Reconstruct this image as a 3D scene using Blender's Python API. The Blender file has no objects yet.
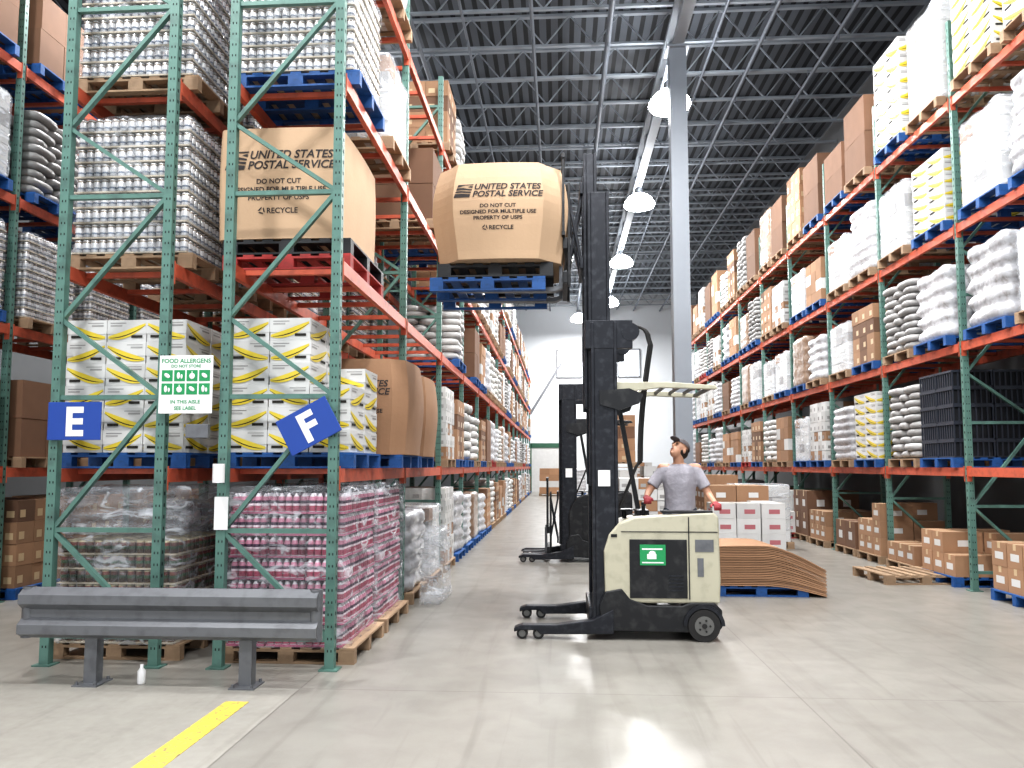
import bpy, math, random
from mathutils import Vector, Matrix, Euler, noise
random.seed(7)
S=bpy.context.scene; COL=S.collection
R=random.random
def lin(c):
    o=[]
    for x in c:
        x=x/255.0
        o.append(x/12.92 if x<=0.04045 else ((x+0.055)/1.055)**2.4)
    return (o[0],o[1],o[2],1.0)
# ---------------------------------------------------------------- materials
def newmat(name):
    m=bpy.data.materials.new(name); m.use_nodes=True
    nt=m.node_tree; b=nt.nodes['Principled BSDF']
    return m,nt,b
def mixc(nt,f,a,b,blend='MIX'):
    n=nt.nodes.new('ShaderNodeMix'); n.data_type='RGBA'; n.blend_type=blend
    for s,v in ((0,f),(6,a),(7,b)):
        if isinstance(v,bpy.types.NodeSocket): nt.links.new(v,n.inputs[s])
        else: n.inputs[s].default_value=v
    return n.outputs[2]
def math_(nt,op,a,b=None,c=None):
    n=nt.nodes.new('ShaderNodeMath'); n.operation=op
    for i,v in enumerate((a,b,c)):
        if v is None: continue
        if isinstance(v,bpy.types.NodeSocket): nt.links.new(v,n.inputs[i])
        else: n.inputs[i].default_value=v
    return n.outputs[0]
def mat(name,col,rough=.6,metal=0,var=.12,scale=6,bump=0,bscale=30,island=0,objr=0,bands=None,period=1,coat=0,emit=0,spec=.5,dirt=0,dirtcol=(60,50,40)):
    m,nt,b=newmat(name)
    tc=nt.nodes.new('ShaderNodeTexCoord')
    no=nt.nodes.new('ShaderNodeTexNoise'); no.inputs['Scale'].default_value=scale; no.inputs['Detail'].default_value=5
    nt.links.new(tc.outputs['Object'],no.inputs['Vector'])
    if bands:
        sx=nt.nodes.new('ShaderNodeSeparateXYZ'); nt.links.new(tc.outputs['Object'],sx.inputs[0])
        fr=math_(nt,'FRACT',math_(nt,'DIVIDE',sx.outputs[2],period))
        rp=nt.nodes.new('ShaderNodeValToRGB'); rp.color_ramp.interpolation='CONSTANT'
        e=rp.color_ramp.elements
        while len(e)<len(bands): e.new(.5)
        for i,(p,cc) in enumerate(bands): e[i].position=p; e[i].color=lin(cc)
        nt.links.new(fr,rp.inputs[0]); base=rp.outputs[0]
    else:
        rgb=nt.nodes.new('ShaderNodeRGB'); rgb.outputs[0].default_value=lin(col); base=rgb.outputs[0]
    f=math_(nt,'MULTIPLY_ADD',no.outputs[0],2*var,1-var)
    if island or objr:
        ge=nt.nodes.new('ShaderNodeNewGeometry'); oi=nt.nodes.new('ShaderNodeObjectInfo')
        f=math_(nt,'MULTIPLY',f,math_(nt,'MULTIPLY_ADD',ge.outputs['Random Per Island'],2*island,1-island))
        f=math_(nt,'MULTIPLY',f,math_(nt,'MULTIPLY_ADD',oi.outputs['Random'],2*objr,1-objr))
    hs=nt.nodes.new('ShaderNodeHueSaturation'); nt.links.new(base,hs.inputs['Color']); nt.links.new(f,hs.inputs['Value'])
    out=hs.outputs[0]
    if dirt:
        n2=nt.nodes.new('ShaderNodeTexNoise'); n2.inputs['Scale'].default_value=scale*2.3; n2.inputs['Detail'].default_value=8
        nt.links.new(tc.outputs['Object'],n2.inputs['Vector'])
        r2=nt.nodes.new('ShaderNodeValToRGB'); r2.color_ramp.elements[0].position=.5; r2.color_ramp.elements[1].position=.7
        nt.links.new(n2.outputs[0],r2.inputs[0])
        out=mixc(nt,math_(nt,'MULTIPLY',r2.outputs[0],dirt),out,lin(dirtcol))
    nt.links.new(out,b.inputs['Base Color'])
    b.inputs['Roughness'].default_value=rough; b.inputs['Metallic'].default_value=metal
    b.inputs['Coat Weight'].default_value=coat; b.inputs['Specular IOR Level'].default_value=spec
    if bump:
        bn=nt.nodes.new('ShaderNodeTexNoise'); bn.inputs['Scale'].default_value=bscale; bn.inputs['Detail'].default_value=4
        nt.links.new(tc.outputs['Object'],bn.inputs['Vector'])
        bp=nt.nodes.new('ShaderNodeBump'); bp.inputs['Strength'].default_value=bump; bp.inputs['Distance'].default_value=.02
        nt.links.new(bn.outputs[0],bp.inputs['Height']); nt.links.new(bp.outputs[0],b.inputs['Normal'])
    if emit:
        b.inputs['Emission Color'].default_value=lin(col); b.inputs['Emission Strength'].default_value=emit
    return m
M={}
M['green']=mat('rack_green_paint',(90,124,115),.45,.1,.15,3,dirt=.5,dirtcol=(60,72,70))
M['orange']=mat('rack_orange_paint',(190,94,70),.45,.1,.14,4,dirt=.4,dirtcol=(104,60,50))
M['hole']=mat('slot_dark',(22,34,32),.8)
M['wood']=mat('pallet_wood',(150,126,102),.8,0,.25,9,island=.2,bump=.3)
M['pblue']=mat('pallet_blue_paint',(32,82,142),.6,0,.25,9,island=.15,dirt=.4,dirtcol=(20,44,78))
M['pred']=mat('pallet_red_paint',(156,50,48),.6,0,.2,9,island=.12,dirt=.3)
M['pblack']=mat('pallet_black_plastic',(30,31,34),.5,0,.2,9)
M['card']=mat('cardboard_brown',(154,120,93),.85,0,.1,5,island=.14,objr=.15,bump=.1)
M['card2']=mat('cardboard_tan',(184,156,128),.85,0,.07,3,objr=.04,bump=.08)
M['cardd']=mat('cardboard_dark',(110,82,64),.85,0,.12,5,island=.15,objr=.18)
M['tape']=mat('packing_tape',(188,166,134),.3,0,.05)
M['ink']=mat('print_ink',(44,38,38),.7,0,.1)
M['whitebox']=mat('white_carton',(198,198,197),.6,0,.12,5,island=.14,objr=.1)
M['yellow']=mat('print_yellow',(212,190,62),.5,0,.1)
M['darkhole']=mat('hand_hole_dark',(40,38,34),.9)
M['sack']=mat('white_sack',(190,189,187),.5,0,.14,7,island=.18,objr=.14,bump=.5,bscale=14)
M['greybag']=mat('grey_sack',(146,145,144),.5,0,.15,7,island=.2,objr=.15,bump=.5,bscale=14)
M['wrapw']=mat('white_stretch_wrap',(180,181,185),.25,0,.25,7,objr=.15,bump=.8,bscale=9,coat=.3,dirt=.5,dirtcol=(116,106,98))
M['wrapb']=mat('brown_load_wrapped',(136,113,95),.28,0,.3,6,objr=.15,bump=.6,bscale=9,coat=.3,dirt=.45,dirtcol=(182,180,178))
M['can']=mat('can_metal_label',(210,210,210),.25,.35,.05,5,island=.3,bands=[(0,(104,102,100)),(.12,(196,198,202)),(.3,(122,130,146)),(.42,(218,218,220)),(.74,(134,122,110)),(.84,(206,206,206)),(.93,(96,94,92))],period=.12)
M['candark']=mat('dark_can_label',(70,80,50),.3,.2,.1,5,island=.5,bands=[(0,(150,130,95)),(.14,(76,54,36)),(.4,(52,80,50)),(.62,(104,48,38)),(.85,(170,160,130))],period=.12)
M['tray']=mat('tray_board',(182,172,156),.8,0,.1)
M['pink']=mat('pink_drink_label',(200,70,120),.3,0,.2,9,island=.38,objr=.25,bands=[(0,(184,174,180)),(.14,(150,56,82)),(.38,(208,192,200)),(.48,(58,30,54)),(.62,(178,116,138)),(.80,(210,206,212)),(.94,(36,30,40))],period=.19)
M['film']=mat('pink_case_film',(166,96,122),.2,0,.2,8)
M['steelgrey']=mat('grey_painted_steel',(110,112,116),.4,.3,.1,4,dirt=.35,dirtcol=(66,66,70))
M['colgrey']=mat('column_grey_paint',(136,142,150),.5,.1,.08,3)
M['joist']=mat('joist_grey',(146,153,160),.5,.1,.15,2)
M['duct']=mat('pipe_grey',(110,116,124),.5,.2,.1,2)
M['black']=mat('black_paint',(30,31,34),.4,.2,.2,5,dirt=.3,dirtcol=(80,80,80))
M['mast']=mat('mast_dark_steel',(38,40,46),.35,.4,.2,6,dirt=.35,dirtcol=(84,86,92))
M['cream']=mat('truck_cream_paint',(180,176,156),.35,0,.06,4,coat=.3,dirt=.25,dirtcol=(118,112,98))
M['rubber']=mat('rubber',(34,33,33),.7)
M['hub']=mat('wheel_hub',(110,110,108),.5,.4)
M['signgreen']=mat('sign_green',(34,142,86),.5,0,.04)
M['signblue']=mat('sign_blue',(34,70,150),.45,0,.04)
M['white']=mat('paint_white',(226,226,226),.5,0,.03)
M['kerb']=mat('floor_paint_yellow',(206,184,78),.6,0,.15,14,dirt=1.0,dirtcol=(126,116,94))
M['skin']=mat('skin',(184,140,116),.5,0,.05)
M['shirt']=mat('grey_cotton_shirt',(158,155,163),.85,0,.12,10,bump=.6,bscale=18)
M['pants']=mat('dark_trousers',(48,52,62),.85)
M['shoe']=mat('shoe_leather',(40,34,30),.6)
M['cap']=mat('grey_cap_cloth',(92,86,88),.8)
M['hair']=mat('dark_hair',(34,26,22),.7)
M['glove']=mat('red_glove',(140,48,54),.7)
M['eye']=mat('eye_dark',(28,22,20),.3)
M['lip']=mat('lip',(160,92,84),.5)
M['lens']=mat('lamp_lens',(250,252,255),.5,emit=45)
M['alu']=mat('lamp_housing',(170,172,176),.4,.6)
M['winglow']=mat('translucent_window',(238,244,250),.5,emit=3)
M['doorgreen']=mat('door_green',(40,84,64),.5)
def wrapmat(name,dens,amp,tint=(222,226,232)):
    m,nt,b=newmat(name); out=nt.nodes['Material Output']
    b.inputs['Base Color'].default_value=lin(tint); b.inputs['Roughness'].default_value=.15
    tr=nt.nodes.new('ShaderNodeBsdfTransparent'); mx=nt.nodes.new('ShaderNodeMixShader')
    tc=nt.nodes.new('ShaderNodeTexCoord'); mp=nt.nodes.new('ShaderNodeMapping'); mp.inputs['Scale'].default_value=(3,3,7)
    mp.inputs['Rotation'].default_value=(.35,.3,0)
    no=nt.nodes.new('ShaderNodeTexNoise'); no.inputs['Scale'].default_value=1.2; no.inputs['Detail'].default_value=7; no.inputs['Distortion'].default_value=1.5
    nt.links.new(tc.outputs['Object'],mp.inputs[0]); nt.links.new(mp.outputs[0],no.inputs['Vector'])
    rp=nt.nodes.new('ShaderNodeValToRGB'); rp.color_ramp.elements[0].position=.52; rp.color_ramp.elements[1].position=.7
    nt.links.new(no.outputs[0],rp.inputs[0])
    f=math_(nt,'MULTIPLY_ADD',rp.outputs[0],amp,dens)
    nt.links.new(f,mx.inputs[0]); nt.links.new(tr.outputs[0],mx.inputs[1]); nt.links.new(b.outputs[0],mx.inputs[2])
    nt.links.new(mx.outputs[0],out.inputs[0])
    bp=nt.nodes.new('ShaderNodeBump'); bp.inputs['Strength'].default_value=.6; bp.inputs['Distance'].default_value=.02
    nt.links.new(no.outputs[0],bp.inputs['Height']); nt.links.new(bp.outputs[0],b.inputs['Normal'])
    return m
M['clear']=wrapmat('clear_stretch_wrap',.06,.32)
M['clearp']=wrapmat('clear_stretch_wrap_thick',.10,.55)
M['clear2']=wrapmat('cloudy_stretch_wrap',.2,.6)
# ---------------------------------------------------------------- mesh builder
class MB:
    def __init__(s): s.v=[];s.f=[];s.m=[];s.sm=[]
    def add(s,vs,fs,m=0,sm=False):
        o=len(s.v); s.v+= [tuple(v) for v in vs]
        for f in fs: s.f.append(tuple(i+o for i in f)); s.m.append(m); s.sm.append(sm)
        return s
    BF=[(0,3,2,1),(4,5,6,7),(0,1,5,4),(1,2,6,5),(2,3,7,6),(3,0,4,7)]
    def box(s,x0,y0,z0,x1,y1,z1,m=0):
        return s.add([(x0,y0,z0),(x1,y0,z0),(x1,y1,z0),(x0,y1,z0),(x0,y0,z1),(x1,y0,z1),(x1,y1,z1),(x0,y1,z1)],MB.BF,m)
    def bar(s,p0,p1,w,h,m=0,up=(0,0,1)):
        p0=Vector(p0);p1=Vector(p1);d=(p1-p0).normalized();u=Vector(up)
        if abs(d.dot(u))>.98:u=Vector((0,1,0))
        a=d.cross(u).normalized();b=a.cross(d).normalized();vs=[]
        for p in(p0,p1):
            for (i,j) in((-1,-1),(1,-1),(1,1),(-1,1)): vs.append(p+a*(i*w/2)+b*(j*h/2))
        return s.add(vs,[(0,1,2,3),(7,6,5,4),(0,4,5,1),(1,5,6,2),(2,6,7,3),(3,7,4,0)],m)
    def cyl(s,p0,p1,r0,r1=None,seg=12,m=0,cap=True):
        if r1 is None:r1=r0
        p0=Vector(p0);p1=Vector(p1);d=(p1-p0).normalized()
        u=Vector((0,0,1)) if abs(d.z)<.9 else Vector((1,0,0))
        a=d.cross(u).normalized();b=d.cross(a).normalized();vs=[]
        for p,r in((p0,r0),(p1,r1)):
            for i in range(seg):
                t=2*math.pi*i/seg; vs.append(p+a*(r*math.cos(t))+b*(r*math.sin(t)))
        s.add(vs,[(i,(i+1)%seg,seg+(i+1)%seg,seg+i) for i in range(seg)],m,True)
        if cap:
            s.add(vs[:seg],[tuple(range(seg))[::-1]],m); s.add(vs[seg:],[tuple(range(seg))],m)
        return s
    def lathe(s,prof,c=(0,0,0),seg=8,m=0):
        vs=[];n=len(prof)
        for r,z in prof:
            for i in range(seg):
                t=2*math.pi*i/seg; vs.append((c[0]+r*math.cos(t),c[1]+r*math.sin(t),c[2]+z))
        fs=[(k*seg+i,k*seg+(i+1)%seg,(k+1)*seg+(i+1)%seg,(k+1)*seg+i) for k in range(n-1) for i in range(seg)]
        fs.append(tuple(range(seg))[::-1]); fs.append(tuple(range((n-1)*seg,n*seg)))
        return s.add(vs,fs,m,True)
    def prism(s,pts,a0,a1,axis='y',m=0):
        n=len(pts)
        def P(p,a): return (p[0],a,p[1]) if axis=='y' else ((a,p[0],p[1]) if axis=='x' else (p[0],p[1],a))
        vs=[P(p,a0) for p in pts]+[P(p,a1) for p in pts]
        fs=[tuple(range(n)),tuple(range(2*n-1,n-1,-1))]+[(i,n+i,n+(i+1)%n,(i+1)%n) for i in range(n)]
        return s.add(vs,fs,m)
    def ell(s,c,r,rot=None,seg=12,rings=8,m=0,e=1.0):
        vs=[];fs=[];Rm=rot if rot is not None else Matrix.Identity(3)
        sg=lambda x:math.copysign(abs(x)**e,x)
        for k in range(rings+1):
            ph=-math.pi/2+math.pi*k/rings
            ph=max(min(ph,math.pi/2-.02),-math.pi/2+.02)
            for i in range(seg):
                t=2*math.pi*i/seg
                v=Vector((r[0]*sg(math.cos(ph))*sg(math.cos(t)),r[1]*sg(math.cos(ph))*sg(math.sin(t)),r[2]*sg(math.sin(ph))))
                vs.append(Vector(c)+Rm@v)
        for k in range(rings):
            for i in range(seg): fs.append((k*seg+i,k*seg+(i+1)%seg,(k+1)*seg+(i+1)%seg,(k+1)*seg+i))
        fs.append(tuple(range(seg))[::-1]); fs.append(tuple(range(rings*seg,(rings+1)*seg)))
        return s.add(vs,fs,m,True)
    def cap(s,p0,p1,r0,r1,seg=12,m=0):
        s.cyl(p0,p1,r0,r1,seg,m); s.ell(p0,(r0,)*3,seg=seg,rings=6,m=m); s.ell(p1,(r1,)*3,seg=seg,rings=6,m=m); return s
    def loft(s,rings,seg=16,m=0):
        vs=[]
        for (c,rx,ry) in rings:
            for i in range(seg):
                t=2*math.pi*i/seg; vs.append((c[0]+rx*math.cos(t),c[1]+ry*math.sin(t),c[2]))
        n=len(rings)
        fs=[(k*seg+i,k*seg+(i+1)%seg,(k+1)*seg+(i+1)%seg,(k+1)*seg+i) for k in range(n-1) for i in range(seg)]
        fs.append(tuple(range(seg))[::-1]); fs.append(tuple(range((n-1)*seg,n*seg)))
        return s.add(vs,fs,m,True)
    def tube(s,pts,r,seg=8,m=0):
        for a,b in zip(pts[:-1],pts[1:]): s.cyl(a,b,r,r,seg,m)
        return s
    def mesh(s,name,mats):
        me=bpy.data.meshes.new(name); me.from_pydata(s.v,[],s.f)
        for k in mats: me.materials.append(M[k] if isinstance(k,str) else k)
        me.polygons.foreach_set('material_index',s.m); me.polygons.foreach_set('use_smooth',s.sm)
        me.update()
        import bmesh
        bm=bmesh.new(); bm.from_mesh(me); bmesh.ops.recalc_face_normals(bm,faces=bm.faces); bm.to_mesh(me); bm.free()
        return me
KIDS={}; TEMPL=[]
def ob(name,mesh,loc=(0,0,0),rot=(0,0,0),parent=None,label=None,cat=None,group=None,kind=None,link=True,bevel=0):
    o=bpy.data.objects.new(name,mesh); o.location=loc; o.rotation_euler=rot
    if link: COL.objects.link(o)
    else: TEMPL.append(o)
    if parent is not None:
        o.parent=parent; KIDS.setdefault(parent.name_full,[]).append(o)
    if label:o['label']=label
    if cat:o['category']=cat
    if group:o['group']=group
    if kind:o['kind']=kind
    if bevel:
        b=o.modifiers.new('b','BEVEL'); b.width=bevel; b.segments=2; b.limit_method='ANGLE'
    return o
def dup(src,loc,rot=0,scale=None,label=None,group=None):
    n=src.copy(); COL.objects.link(n); n.location=loc
    if rot:n.rotation_euler=(0,0,rot)
    if scale:n.scale=scale
    if label:n['label']=label
    if group:n['group']=group
    for c in KIDS.get(src.name_full,[]):
        k=c.copy(); COL.objects.link(k); k.parent=n
    return n
def tmpl(name,mesh,label,cat,group,kids=(),bevel=0):
    o=ob(name,mesh,label=label,cat=cat,group=group,link=False,bevel=bevel)
    for kn,km in kids: ob(kn,km,parent=o,link=False)
    return o
# ---------------------------------------------------------------- text
def textpolys(lines):
    V=[];F=[]
    for (t,size,x,z,sh,off) in lines:
        c=bpy.data.curves.new('t','FONT'); c.body=t; c.size=size; c.shear=sh; c.offset=off; c.align_x='CENTER'; c.fill_mode='FRONT'; c.resolution_u=3
        o=bpy.data.objects.new('t',c); COL.objects.link(o)
        dg=bpy.context.evaluated_depsgraph_get(); me=bpy.data.meshes.new_from_object(o.evaluated_get(dg))
        n=len(V); V+=[(v.co.x+x,v.co.y+z) for v in me.vertices]; F+=[tuple(i+n for i in p.vertices) for p in me.polygons]
        bpy.data.objects.remove(o); bpy.data.meshes.remove(me)
    return V,F
def textmesh(name,lines,fn,m,extra=()):
    V,F=textpolys(lines)
    for poly in extra:
        n=len(V); V+=list(poly); F.append(tuple(range(n,n+len(poly))))
    me=bpy.data.meshes.new(name); me.from_pydata([fn(x,z) for x,z in V],[],F); me.materials.append(M[m]); me.update()
    return me
# ================================================================ SETTING
def structure(name,mesh): return ob(name,mesh,kind='structure',label=None)
XL,XR,YB,ZC=-14.0,9.0,50.0,13.0
m,nt,b=newmat('polished_concrete')
tc=nt.nodes.new('ShaderNodeTexCoord')
def nz(sc,det=6,dist=0,vec=None):
    n=nt.nodes.new('ShaderNodeTexNoise'); n.inputs['Scale'].default_value=sc; n.inputs['Detail'].default_value=det; n.inputs['Distortion'].default_value=dist
    nt.links.new(vec or tc.outputs['Object'],n.inputs['Vector']); return n.outputs[0]
n1=nz(.5,5,.5);n2=nz(3,9,.3);n3=nz(60,3)
c=mixc(nt,n1,lin((116,113,107)),lin((150,147,141)))
rp=nt.nodes.new('ShaderNodeValToRGB'); rp.color_ramp.elements[0].position=.4; rp.color_ramp.elements[1].position=.62
nt.links.new(n2,rp.inputs[0])
c=mixc(nt,math_(nt,'MULTIPLY',rp.outputs[0],.3),c,lin((108,104,98)))
c=mixc(nt,math_(nt,'MULTIPLY',n3,.15),c,lin((162,159,153)))
sx=nt.nodes.new('ShaderNodeSeparateXYZ'); nt.links.new(tc.outputs['Object'],sx.inputs[0])
def joint(sock,per,off,w):
    f=math_(nt,'FRACT',math_(nt,'DIVIDE',math_(nt,'ADD',sock,off),per))
    return math_(nt,'LESS_THAN',f,w/per)
j=math_(nt,'MAXIMUM',joint(sx.outputs[0],3.75,2.0,.012),joint(sx.outputs[1],6.0,.15,.012))
c=mixc(nt,math_(nt,'MULTIPLY',j,.5),c,lin((80,76,72)))
mp=nt.nodes.new('ShaderNodeMapping'); mp.inputs['Scale'].default_value=(6,.35,1); nt.links.new(tc.outputs['Object'],mp.inputs[0])
sc=nz(1.2,6,.8,mp.outputs[0]); r3=nt.nodes.new('ShaderNodeValToRGB'); r3.color_ramp.elements[0].position=.54; r3.color_ramp.elements[1].position=.7
nt.links.new(sc,r3.inputs[0]); c=mixc(nt,math_(nt,'MULTIPLY',r3.outputs[0],.35),c,lin((98,94,88)))
slab=math_(nt,'MULTIPLY',math_(nt,'LESS_THAN',sx.outputs[0],-2.0),math_(nt,'LESS_THAN',sx.outputs[1],5.85))
nsl=nz(14,8,.3)
c=mixc(nt,math_(nt,'MULTIPLY',slab,math_(nt,'MULTIPLY_ADD',nsl,.6,.0)),c,lin((164,161,153)))
nt.links.new(c,b.inputs['Base Color'])
nt.links.new(math_(nt,'ADD',math_(nt,'MULTIPLY_ADD',n2,.22,.22),math_(nt,'MULTIPLY',slab,.2)),b.inputs['Roughness'])
b.inputs['Specular IOR Level'].default_value=.5
bp=nt.nodes.new('ShaderNodeBump'); bp.inputs['Strength'].default_value=.08; nt.links.new(n2,bp.inputs['Height']); nt.links.new(bp.outputs[0],b.inputs['Normal'])
M['floor']=m
structure('floor',MB().box(XL,-3,-.2,XR,YB,0).mesh('floor',['floor']))
M['wall']=mat('wall_offwhite',(206,210,214),.7,0,.03,2)
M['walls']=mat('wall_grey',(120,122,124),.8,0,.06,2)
structure('wall_back',MB().box(XL,YB,0,XR,YB+.2,ZC).mesh('wb',['wall']))
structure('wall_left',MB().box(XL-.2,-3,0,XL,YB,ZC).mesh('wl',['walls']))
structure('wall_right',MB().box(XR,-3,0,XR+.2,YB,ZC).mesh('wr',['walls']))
m,nt,b=newmat('roof_deck'); tc=nt.nodes.new('ShaderNodeTexCoord'); sx=nt.nodes.new('ShaderNodeSeparateXYZ'); nt.links.new(tc.outputs['Object'],sx.inputs[0])
fr=math_(nt,'FRACT',math_(nt,'DIVIDE',sx.outputs[0],.3)); st=math_(nt,'LESS_THAN',fr,.4)
nt.links.new(mixc(nt,st,lin((84,89,96)),lin((28,31,35))),b.inputs['Base Color']); b.inputs['Roughness'].default_value=.6
M['deck']=m
structure('ceiling',MB().box(XL,-3,ZC,XR,YB,ZC+.1).mesh('ceil',['deck']))
for i,(x0,x1,z0,z1) in enumerate([(-.1,1.4,7.6,9.3),(3.9,5.2,7.6,9.3)]):
    mb=MB(); mb.box(x0,YB-.06,z0,x1,YB-.02,z1,0)
    for a,b_,c_,d in((x0-.1,x0,z0-.1,z1+.1),(x1,x1+.1,z0-.1,z1+.1)): mb.box(a,YB-.1,c_,b_,YB,d,1)
    mb.box(x0,YB-.1,z1,x1,YB,z1+.1,1); mb.box(x0,YB-.1,z0-.1,x1,YB,z0,1)
    structure('window_%d'%(i+1),mb.mesh('win',['winglow','steelgrey']))
mb=MB(); mb.bar((-1.9,YB-.05,5.2),(1.0,YB-.05,9.9),.08,.16)
structure('trim_1',mb.mesh('brace',['steelgrey']))
mb=MB(); mb.box(-1.9,YB-.08,0,.2,YB,2.9,0); mb.box(-1.9,YB-.12,2.9,.2,YB,3.2,1); mb.box(-1.95,YB-.12,0,-1.85,YB,3.2,1)
structure('door_1',mb.mesh('door',['whitebox','doorgreen']))
def joist_mesh(x0,x1,zb,zt):
    mb=MB(); mb.box(x0,-.055,zt-.07,x1,.055,zt); mb.box(x0,-.045,zb,x1,.045,zb+.055)
    n=int((x1-x0)/.62); d=(x1-x0)/n
    for i in range(n):
        a=x0+i*d
        if i%2==0: mb.bar((a,0,zb+.03),(a+d,0,zt-.03),.032,.032)
        else: mb.bar((a,0,zt-.03),(a+d,0,zb+.03),.032,.032)
    return mb
ZJ=12.15
jm=joist_mesh(XL+.01,XR-.01,ZJ,ZC-.01).mesh('joist',['joist'])
y=9.0
while y<YB-.5:
    ob('roof_joist',jm,(0,y,0),label='grey open-web steel roof joist under the deck',cat='roof joist',group='roof joists'); y+=1.55
gm=MB(); L=40; zb,zt=11.35,ZJ-.01
gm.box(-.13,0,zt-.1,.13,L,zt); gm.box(-.13,0,zb,.13,L,zb+.1)
n=46
for i in range(n):
    a=i*L/n;e=(i+1)*L/n
    gm.bar((0,a,zb+.05 if i%2 else zt-.05),(0,e,zt-.05 if i%2 else zb+.05),.07,.07)
gmm=gm.mesh('girder',['joist'])
for x in (2.75,-7.9):
    ob('roof_girder',gmm,(x,9.5,0),label='long grey steel truss girder carrying the roof joists',cat='roof girder',group='roof girders')
for x,z,r in ((1.2,ZJ-.25,.07),(-.6,ZJ-.15,.045),(4.9,ZJ-.2,.05),(-3.4,ZJ-.2,.06),(6.6,ZJ-.25,.05),(-2.2,ZJ-.1,.035),(3.8,ZJ-.12,.035)):
    mb=MB(); mb.cyl((x,9,z),(x,YB-.05,z),r,seg=10)
    yy=10.55
    while yy<YB-1: mb.box(x-.01,yy-.01,z,x+.01,yy+.01,ZJ+.01); mb.cyl((x,yy+.9,z),(x,yy+.9,z-.16),.02,seg=6); yy+=3.1
    ob('sprinkler_pipe',mb.mesh('pipe',['duct']),label='grey sprinkler pipe hung below the roof joists',cat='pipe',group='sprinkler pipes')
mb=MB(); w=.19
mb.box(-w,-w,0.03,w,w,11.3); mb.box(-.3,-.3,0,.3,.3,.03); mb.box(-.26,-.26,11.3,.26,.26,11.35)
mb.box(-w-.012,-w-.012,.03,w+.012,w+.012,1.2,1)
ob('building_column',mb.mesh('col',['colgrey','steelgrey']),(2.75,17.2,0),label='square light grey steel building column rising to the roof',cat='column')
def housing(st):
    hm=MB(); hm.lathe([(.20,.42),(.15,.46),(.14,.62),(.09,.66)],seg=20); hm.cyl((0,0,.6),(0,0,st),.015,seg=6); return hm.mesh('housing',['alu'])
hm1,hm2=housing(.83),housing(1.63)
lm=MB().lathe([(.34,-.07),(.48,-.02),(.52,.05),(.48,.16),(.36,.31),(.20,.415)],seg=24).mesh('lens',['lens'])
for (x,yy,p) in [(2.75,-1,.6),(2.75,5,.7),(2.75,11.5,.9),(2.75,18.4,1.1),(2.75,25.6,1.2),(2.75,33.2,1.2),(2.75,41.5,1.3),(1.2,46,1.7),(-5.6,3,.8),(-5.6,12,.9),(-5.6,22,.8),(-.2,-1,.6),(-.2,7,.7)]:  # the off-row lamp nearest the back wall is added to brighten that wall
    r=ob('high_bay_lamp',None,(x,yy,10.55),label='round high-bay lamp, brightly lit, hanging from the roof',cat='lamp',group='high bay lamps')
    ob('lamp_housing',hm1 if (x==2.75 and yy>9) else hm2,parent=r); ob('lamp_lens',lm,parent=r)
    l=bpy.data.lights.new('lamp','AREA'); l.shape='DISK'; l.size=.9; l.energy=680*p; l.color=(1,.99,.98)
    lo=bpy.data.objects.new('lamp_light',l); COL.objects.link(lo); lo.parent=r; lo.location=(0,0,-.1)
w=bpy.data.worlds.new('w'); S.world=w; w.use_nodes=True
w.node_tree.nodes['Background'].inputs[0].default_value=(.92,.96,1,1); w.node_tree.nodes['Background'].inputs[1].default_value=1.1
# ================================================================ RACKS
LVL=[1.68,3.50,5.18,6.95]; LVR=[1.68,3.42,5.10,6.95]; H=8.1; DEP=1.04
def frame_mesh():
    mb=MB()
    for x in (0,DEP-.08):
        mb.box(x,-.035,.012,x+.08,.035,H,0)
        mb.box(x-.04,-.07,0,x+.12,.07,.012,0)
        z=.15
        while z<H-.1:
            for q in(.022,.052): mb.box(x+q,-.0365,z,x+q+.010,-.0355,z+.02,1)
            mb.box(-.0015 if x==0 else x+.0805,-.01,z,-.0005 if x==0 else x+.0815,.01,z+.03,1)
            z+=.1
    zs=[.25,1.15,2.3,3.0,4.1,4.75,5.85,6.5,7.6]
    a,b=.07,DEP-.07
    for i,z in enumerate(zs):
        if i%2==0 or i in(1,): mb.box(.08,-.022,z-.02,DEP-.08,.022,z+.02,0)
        if i<len(zs)-1:
            p=(a,0,z+.02) if i%2 else (b,0,z+.02); q=(b,0,zs[i+1]-.02) if i%2 else (a,0,zs[i+1]-.02)
            mb.bar(p,q,.045,.035,0)
    return mb.mesh('frame',['green','hole'])
FM=frame_mesh()
def level_mesh(L):
    mb=MB()
    for x in(-.004,DEP-.05+.004):
        mb.box(x,.037,-.12,x+.05,L-.037,-.03); mb.box(x+.006,.037,-.03,x+.05,L-.037,0)
        for yy in(.0365,L-.0365-.006):
            mb.box(x-.012,yy,-.19,x+.056,yy+.006,.02)
    for t in(.12,.36,.62,.88):
        mb.box(.05,t*L-.025,-.05,DEP-.05,t*L+.025,-.004)
    return mb.mesh('level',['orange'])
def rack(xl,y0,n,pitch,LV,label):
    r=ob('pallet_rack',None,(xl,y0,0),label=label,cat='pallet rack')
    LM=level_mesh(pitch)
    for i in range(n+1): ob('upright_frame',FM,(0,i*pitch,0),parent=r)
    for i in range(n):
        for z in LV: ob('shelf_level',LM,(0,i*pitch,z),parent=r)
    return r
FX,EX,DX,RX=-2.93,-4.45,-8.04,5.6
PL,PR=2.8,2.6
rack(FX,6.4,15,PL,LVL,'green and orange pallet rack holding postal boxes and pink drinks')
rack(EX,6.4,4,PL,LVL,'green and orange pallet rack holding wrapped canned goods')
rack(DX,3.6,4,PL,LVL,'green and orange pallet rack across the neighbouring aisle')
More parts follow.
